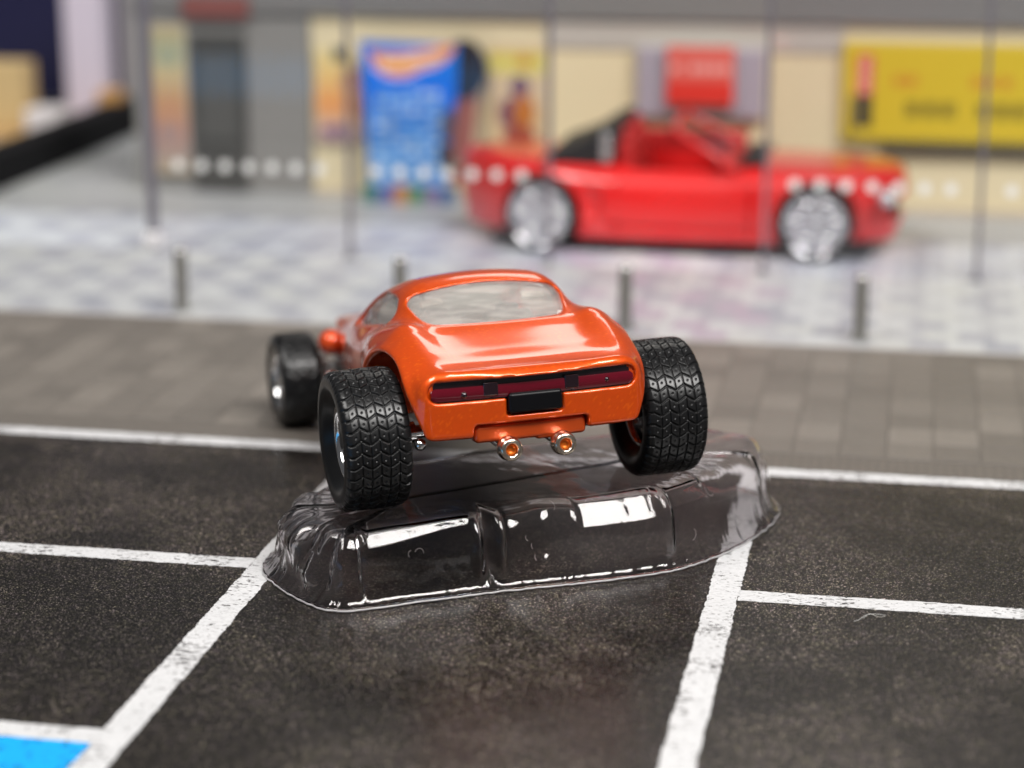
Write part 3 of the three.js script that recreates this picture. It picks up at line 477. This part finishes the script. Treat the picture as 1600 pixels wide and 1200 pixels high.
// ---------------------------------------------------------------- clear tray under the rear wheels
{
  const O = [[-20.6, -171.8], [-19.2, -167.6], [-17, -164.4], [-14.9, -162.2], [-13.2, -161.8], [-8, -163.6], [-1, -166.2], [5.5, -168.1], [10, -169.6], [13.9, -171.5], [17.8, -175.2], [20.6, -179], [23, -183.6], [23.9, -187.4], [23.2, -190.6], [20.5, -192.6], [15, -193], [8, -191.6], [-6, -186.2], [-14, -181.6], [-19, -177.4]];
  const crv = new THREE.CatmullRomCurve3(O.map(([x, z]) => V(x, 0, z)), true, 'centripetal'), N = 720, pts = crv.getSpacedPoints(N).slice(0, N);
  const nor = pts.map((p, i) => { const a = pts[(i + N - 6) % N], b = pts[(i + 6) % N], t = b.clone().sub(a).normalize(); return V(t.z, 0, -t.x); });
  // make sure the normals point inwards
  const mid = V(1, 0, -177.5); if (nor[0].dot(mid.clone().sub(pts[0])) < 0) nor.forEach((n) => n.negate());
  const A = V(-9, 0, -172.4), Bv = V(13, 0, -183.2), AB = Bv.clone().sub(A);
  const near = (p) => A.clone().addScaledVector(AB, clamp(p.clone().sub(A).dot(AB) / AB.lengthSq()));
  // [inset, height, share of the way to the middle]
  const R = [[-0.25, 0.06, 0], [-0.02, 0.08, 0], [0.2, 0.18, 0], [0.4, 0.36, 0], [0.58, 0.62, 0], [0.73, 0.95, 0], [0.85, 1.4, 0], [0.97, 2.2, 0], [1.07, 3.1, 0], [1.17, 3.9, 0], [1.3, 4.5, 0], [1.48, 4.85, 0], [1.68, 5.12, 0], [1.88, 5.39, 0], [2.08, 5.64, 0], [2.36, 5.84, 0], [2.75, 5.96, 0], [3.2, 6.0, 0]];
  const K9 = 9, K17 = 17;
  for (let k = 1; k <= 14; k++) R.push([3.2, 6.0, k / 14]);
  const P = [], I = [], bump = (x, c, w) => Math.exp(-(((x - c) / w) ** 2));
  R.forEach(([ins, y, t], k) => {
    for (let i = 0; i < N; i++) {
      const p = pts[i], n = nor[i], front = p.z > near(p).z ? 1 : 0, up = sstep(0.3, 2.5, y);
      let d = front || ins < 1.1 ? ins : 1.1 + (ins - 1.1) * 0.55, h = y, s = i / N * 40;
      if (front) {
        d += up * (1.5 * bump(p.x, -1.5, 0.42) - 0.4 * bump(p.x, -2.4, 0.35) - 0.45 * bump(p.x, -0.6, 0.35) + 0.95 * bump(p.x, 3.3, 1.7) * sstep(1.0, 3.4, y) + 0.5 * bump(p.x, -11.6, 0.25));
        const ch = sstep(5.4, 6.4, p.x) * (1 - sstep(12.6, 13.0, p.x)), c2 = sstep(13.6, 14.2, p.x) * (1 - sstep(17.2, 17.8, p.x));
        if (k >= 10 && k <= K17) { // flat facets along the top edge, and the round shoulder between them
          const q = (k - 10) / 7, qf = clamp((q - 0.04) / 0.92), w1 = ch, w2 = c2, lf = sstep(-11.2, -10.8, p.x) * (1 - sstep(-2.9, -2.6, p.x));
          const fd = 1.3 + 1.45 * qf, fh = 4.05 + 1.93 * qf, tp = p.x < 3 ? 1 - 0.6 * sstep(-11, -2.8, p.x) : 1, gd = 2.25 - 0.95 * (1 - qf) * tp, gh = 5.98 - 1.26 * (1 - qf) * tp, wob = 0.045 * (vnoise(p.x * 2.6, q * 2.6, 71) - 0.5);
          d += w1 * (fd + wob - ins) + (w2 + lf) * (gd + 0.6 * wob - ins); h += w1 * (fh - h) + (w2 + lf) * (gh - h);
        } else if (k > K17) d += ch * (2.75 - 3.2); else h *= 1 - 0.09 * ch;
        d -= up * 0.35 * sstep(12.9, 13.2, p.x) * (1 - sstep(13.6, 14.2, p.x));
      }
      const left = sstep(-12.5, -18, p.x);
      d += up * left * (1.3 * vnoise(s * 1.7, y * 0.45, 2) + 0.5 * vnoise(s * 4, y * 0.8, 3) + 1.1 * bump(p.x, -15.6, 0.45) * front - 0.4); h *= 1 - left * 0.07 * (1 - t);
      d += 0.1 * (vnoise(s * 1.3, y * 0.35, 5) - 0.5) * up + 0.16 * (vnoise(s * 6, 3, 6) - 0.5) * (1 - up);
      const right = sstep(16, 21, p.x); d += right * up * (0.25 * vnoise(s * 1.3, y * 0.3, 12)); h *= 1 - right * 0.06 * (1 - t) * up;
      let q = p.clone().addScaledVector(n, d); if (t) q.lerp(near(q), t);
      const top = sstep(5, 6, y);
      q.y = h * (1 + 0.004 * p.x) + top * (0.07 * vnoise(q.x * 0.4, q.z * 0.6, 1) + 0.012 * vnoise(q.x * 1.6, q.z * 2.4, 3) - 0.08);
      P.push(q.x, q.y, q.z);
    }
  });
  for (let k = 0; k < R.length - 1; k++) for (let i = 0; i < N; i++) { const a = k * N + i, b = k * N + (i + 1) % N; I.push(a, a + N, b, b, a + N, b + N); }
  const skin = new THREE.BufferGeometry(); skin.setAttribute('position', new THREE.BufferAttribute(new Float32Array(P), 3)); skin.setIndex(I); skin.computeVertexNormals();
  // a real wall of plastic: the same skin again a little further in, joined along the rim
  const nn = skin.attributes.normal, M = P.length / 3, Q = P.slice(), J = I.slice(), th = 0.3;
  for (let i = 0; i < M; i++) { Q.push(P[i * 3] - nn.getX(i) * th, Math.max(0.02, P[i * 3 + 1] - nn.getY(i) * th), P[i * 3 + 2] - nn.getZ(i) * th); }
  for (let i = 0; i < I.length; i += 3) J.push(M + I[i], M + I[i + 2], M + I[i + 1]);
  for (let i = 0; i < N; i++) { const a = i, b = (i + 1) % N; J.push(a, b, M + a, b, M + b, M + a); }
  const g = new THREE.BufferGeometry(); g.setAttribute('position', new THREE.BufferAttribute(new Float32Array(Q), 3)); g.setIndex(J); g.computeVertexNormals();
  const t = thing('clear_tray', 'crumpled clear plastic blister tray lying under the orange toy car', 'plastic tray');
  part('tray_shell', g, phys({ color: lin(0.97, 0.96, 0.965), transmission: 1, roughness: 0.045, ior: 1.4, thickness: 0.3 * S, attenuationColor: lin(0.94, 0.92, 0.93), attenuationDistance: 0.6 * S }), t);
  const dust = [];
  for (let k = 0; k < 18; k++) {
    const i = Math.floor((0.12 + 0.3 * rnd()) * N), row = 6 + Math.floor(rnd() * 14), m = row * N + i, o = V(P[m * 3], P[m * 3 + 1], P[m * 3 + 2]), n = V(nn.getX(m), nn.getY(m), nn.getZ(m)), u = V(n.z, 0.2, -n.x).normalize(), w = n.clone().cross(u), a0 = rnd() * 6, len = 1.2 + 2 * rnd(), r = 0.18 + 0.4 * rnd(), c = [];
    for (let q = 0; q <= 6; q++) { const a = a0 + len * q / 6, e = o.clone().addScaledVector(n, 0.05).addScaledVector(u, r * Math.cos(a)).addScaledVector(w, r * Math.sin(a)); c.push([e.x, e.y, e.z]); }
    dust.push(tube(c, 0.018, 12, 4));
  }
  part('dust_fibre', dust, std({ color: lin(0.7, 0.69, 0.67), roughness: 0.8 }), t).userData.kind = 'stuff';
  const rim = []; for (let i = 0; i < N; i += 3) { const q = pts[i].clone().addScaledVector(nor[i], -0.22 + 0.16 * (vnoise(i / N * 240, 3, 6) - 0.5)); q.y = 0.14 + 0.05 * vnoise(i * 0.13, 1); rim.push(q); }
  part('tray_rim', new THREE.TubeGeometry(new THREE.CatmullRomCurve3(rim, true), 900, 0.1, 6, true), phys({ color: lin(0.8, 0.79, 0.8), transmission: 0.5, roughness: 0.15, thickness: 0 }), t);
}

// ---------------------------------------------------------------- red convertible
{
  const t = thing('convertible', 'red toy convertible with chrome wheels parked behind the glass front', 'toy car', dio(-32.8, 0, 311), -TH);
  const T = table([[-35, 12.0], [-33, 12.7], [-31, 13.0], [-28, 13.2], [-22, 13.2], [-14, 13.0], [-6, 12.8], [4, 12.7], [9, 13.0], [14, 13.0], [22, 12.7], [27, 12.4], [30, 11.9], [33, 11.0]]);
  const solid = (x, y, z) => {
    const az = Math.abs(z), W = 13.3 - 0.03 * (y - 6.5) ** 2 - 0.00001 * x ** 4 + 0.12 * Math.exp(-(((Math.abs(x) - 19) / 5) ** 2));
    let d = smax(az - W, (y - T(x) + 0.008 * az * az) * 0.95, 2.2);
    d = smax(d, x - (31.4 - 0.018 * z * z - 0.28 * Math.max(0, 7 - y) - 0.1 * Math.max(0, y - 8)), 1.1);
    d = smax(d, -x - (33.4 - 0.012 * z * z - 0.22 * Math.max(0, 7 - y)), 1.3);
    d = smax(d, 2.0 + 0.00 * x - y, 0.8);
    return d;
  };
  const bodyF = (x, y, z) => {
    let d = solid(x, y, z); const az = Math.abs(z);
    if (d > 4) return d;
    for (const cx of [-19.6, 19]) d = smax(d, -Math.max(Math.hypot(x - cx, y - 5.1) - 5.75, 8.4 - az), 0.4);
    d = smax(d, -Math.max(rrect(x - 0.2, z, 8.3, 10.2, 2), 5.2 - y), 0.6);
    d = smax(d, -Math.max(rrect(x + 12.2, y - 7.2, 1.3, 1.9, 0.8), 12.4 - az), 0.5);
    for (const gx of [-8.6, 10]) if (y > 3) d = Math.max(d, -Math.max(Math.abs(x - gx) - 0.12, 12.4 - az));
    d = smax(d, -Math.max(Math.abs(y - 3.9) - 0.25, Math.abs(x) - 12, 12.7 - az), 0.3);
    d = smax(d, -Math.max(rrect(z, y - 6.6, 7.6, 1.3, 0.6), 29.6 - x), 0.3);
    return d;
  };
  const red = phys({ color: lin(0.78, 0.014, 0.014), roughness: 0.35, clearcoat: 1, clearcoatRoughness: 0.04 });
  const black = std({ color: lin(0.015, 0.015, 0.016), roughness: 0.6 });
  const body = part('body', surface(bodyF, [-35, 1, -15], [33, 15, 15], 0.34), red, t);
  part('grille', rbox(0.8, 2.2, 14, 0.3, [29.7, 6.6, 0]), black, body);
  part('floor_pan', rbox(54, 1.2, 21, 0.4, [0, 1.6, 0]), black, t);
  part('cockpit', [rbox(16, 0.6, 20, 0.2, [0.2, 5.4, 0])], std({ color: lin(0.14, 0.012, 0.012), roughness: 0.6 }), t);
  for (const z of [-5, 5]) { const s = part('seat', [rbox(2.6, 8.4, 7.4, 0.9, [0, 4.2, 0], 4).rotateZ(0.16).translate(-7.2, 7.4, z), rbox(6, 2, 7.4, 0.8, [-3.6, 7.6, z])], std({ color: lin(0.5, 0.02, 0.02), roughness: 0.45 }), t); part('headrest', rbox(1.6, 2.4, 4, 0.7, [-8.4, 15.9, z], 4), std({ color: lin(0.5, 0.02, 0.02), roughness: 0.45 }), s); }
  const top = new THREE.Shape([[-20, 12.2], [-18.6, 13.3], [-14, 15.0], [-10.6, 17.2], [-9.4, 17.5], [-9.0, 16.6], [-10.4, 12.2]].map((p) => new THREE.Vector2(...p)));
  part('folded_top', new THREE.ExtrudeGeometry(top, { depth: 19, bevelEnabled: true, bevelSize: 0.4, bevelThickness: 0.6, bevelSegments: 3 }).translate(0, 0, -9.5), black, t);
  part('roll_hoop', [rbox(1.5, 4.2, 0.9, 0.35, [-10.6, 14.8, 10.1], 3), rbox(1.5, 4.2, 0.9, 0.35, [-10.6, 14.8, -10.1], 3)], std({ color: lin(0.8, 0.8, 0.8), metalness: 0.8, roughness: 0.2 }), t);
  const ws = part('windscreen_frame', [tube([[8.0, 12.0, 10.4], [3, 14.9, 9.8], [-1.2, 17.2, 8.8]], 0.42, 14, 8), tube([[8.0, 12.0, -10.4], [3, 14.9, -9.8], [-1.2, 17.2, -8.8]], 0.34, 14, 8), tube([[-1.2, 17.2, 8.8], [-1.5, 17.4, 0], [-1.2, 17.2, -8.8]], 0.6, 16, 8)], red, t);
  part('windscreen', (() => { const g = new THREE.PlaneGeometry(1, 1, 12, 6), p = g.attributes.position; for (let i = 0; i < p.count; i++) { const u = p.getX(i) * 2, v = p.getY(i) + 0.5; p.setXYZ(i, 8.0 - 9.2 * v - 0.3 * u * u + 0.3, 12.2 + 4.8 * v, u * (10.3 - 1.5 * v)); } g.computeVertexNormals(); return g; })(), phys({ color: lin(0.8, 0.8, 0.8), transmission: 0.98, roughness: 0.03, specularIntensity: 0.3, thickness: 0 }), ws);
  part('dashboard', rbox(3.2, 2.4, 19.6, 0.7, [6.4, 12.2, 0], 3), std({ color: lin(0.42, 0.015, 0.015), roughness: 0.5 }), t);
  part('door_card', rbox(15, 3.2, 1, 0.4, [0, 13.0, -10.6], 3), std({ color: lin(0.45, 0.015, 0.015), roughness: 0.5 }), t);
  part('cowl', rbox(3.4, 0.5, 18, 0.2, [10.0, 12.95, 0]), black, t);
  for (const z of [-12.6, 12.6]) part('door_mirror', rbox(1.6, 1.5, 2, 0.5, [6.6, 13.4, z], 4), red, t);
  for (const z of [-9.4, 9.4]) { part('headlight', new THREE.SphereGeometry(1.5, 24, 16).scale(0.9, 0.9, 1.3).translate(28.6, 8.8, z), phys({ color: lin(0.85, 0.85, 0.86), roughness: 0.08, metalness: 0.6 }), t); part('tail_light', rbox(0.6, 1.8, 3.4, 0.25, [-32.4, 9.6, z * 0.95]), phys({ color: lin(0.3, 0.005, 0.008), roughness: 0.15, clearcoat: 1 }), t); }
  const geo = { tyre: bake(tyre(5.15, 3.8, 4.35, 2, 120, 14, 0.05)), rim: bake(rimGeo(4.45, 3.8, 6, 0.75, 6)), hub: hubGeo(3.8) };
  for (const x of [-19.6, 19]) { wheel(t, [x, 5.2, 11.6], geo, chrome, 1).rotation.y = -Math.PI / 2; wheel(t, [x, 5.2, -11.6], geo, chrome, 1).rotation.y = Math.PI / 2; }
}

// ---------------------------------------------------------------- stray lint
const lint = std({ color: lin(0.7, 0.69, 0.66), roughness: 0.8 });
function fibre(p, label) { const o = part('lint_fibre', tube(p, 0.014, 24, 5), lint, scene); tag(o, label, 'lint'); }
{
  const [x, , z] = dio(-2.6, 0, 162.6);
  fibre([[x, 0.06, z], [x + 0.5, 0.3, z - 0.4], [x + 1.2, 0.1, z - 0.2], [x + 1.7, 0.4, z + 0.3], [x + 0.9, 0.5, z + 0.2], [x + 0.2, 0.3, z - 0.1], [x - 0.5, 0.1, z + 0.5], [x - 0.9, 0.06, z + 0.6]], 'tangled pale lint fibre on the asphalt below the right parking line');
}

renderer.render(scene, camera);
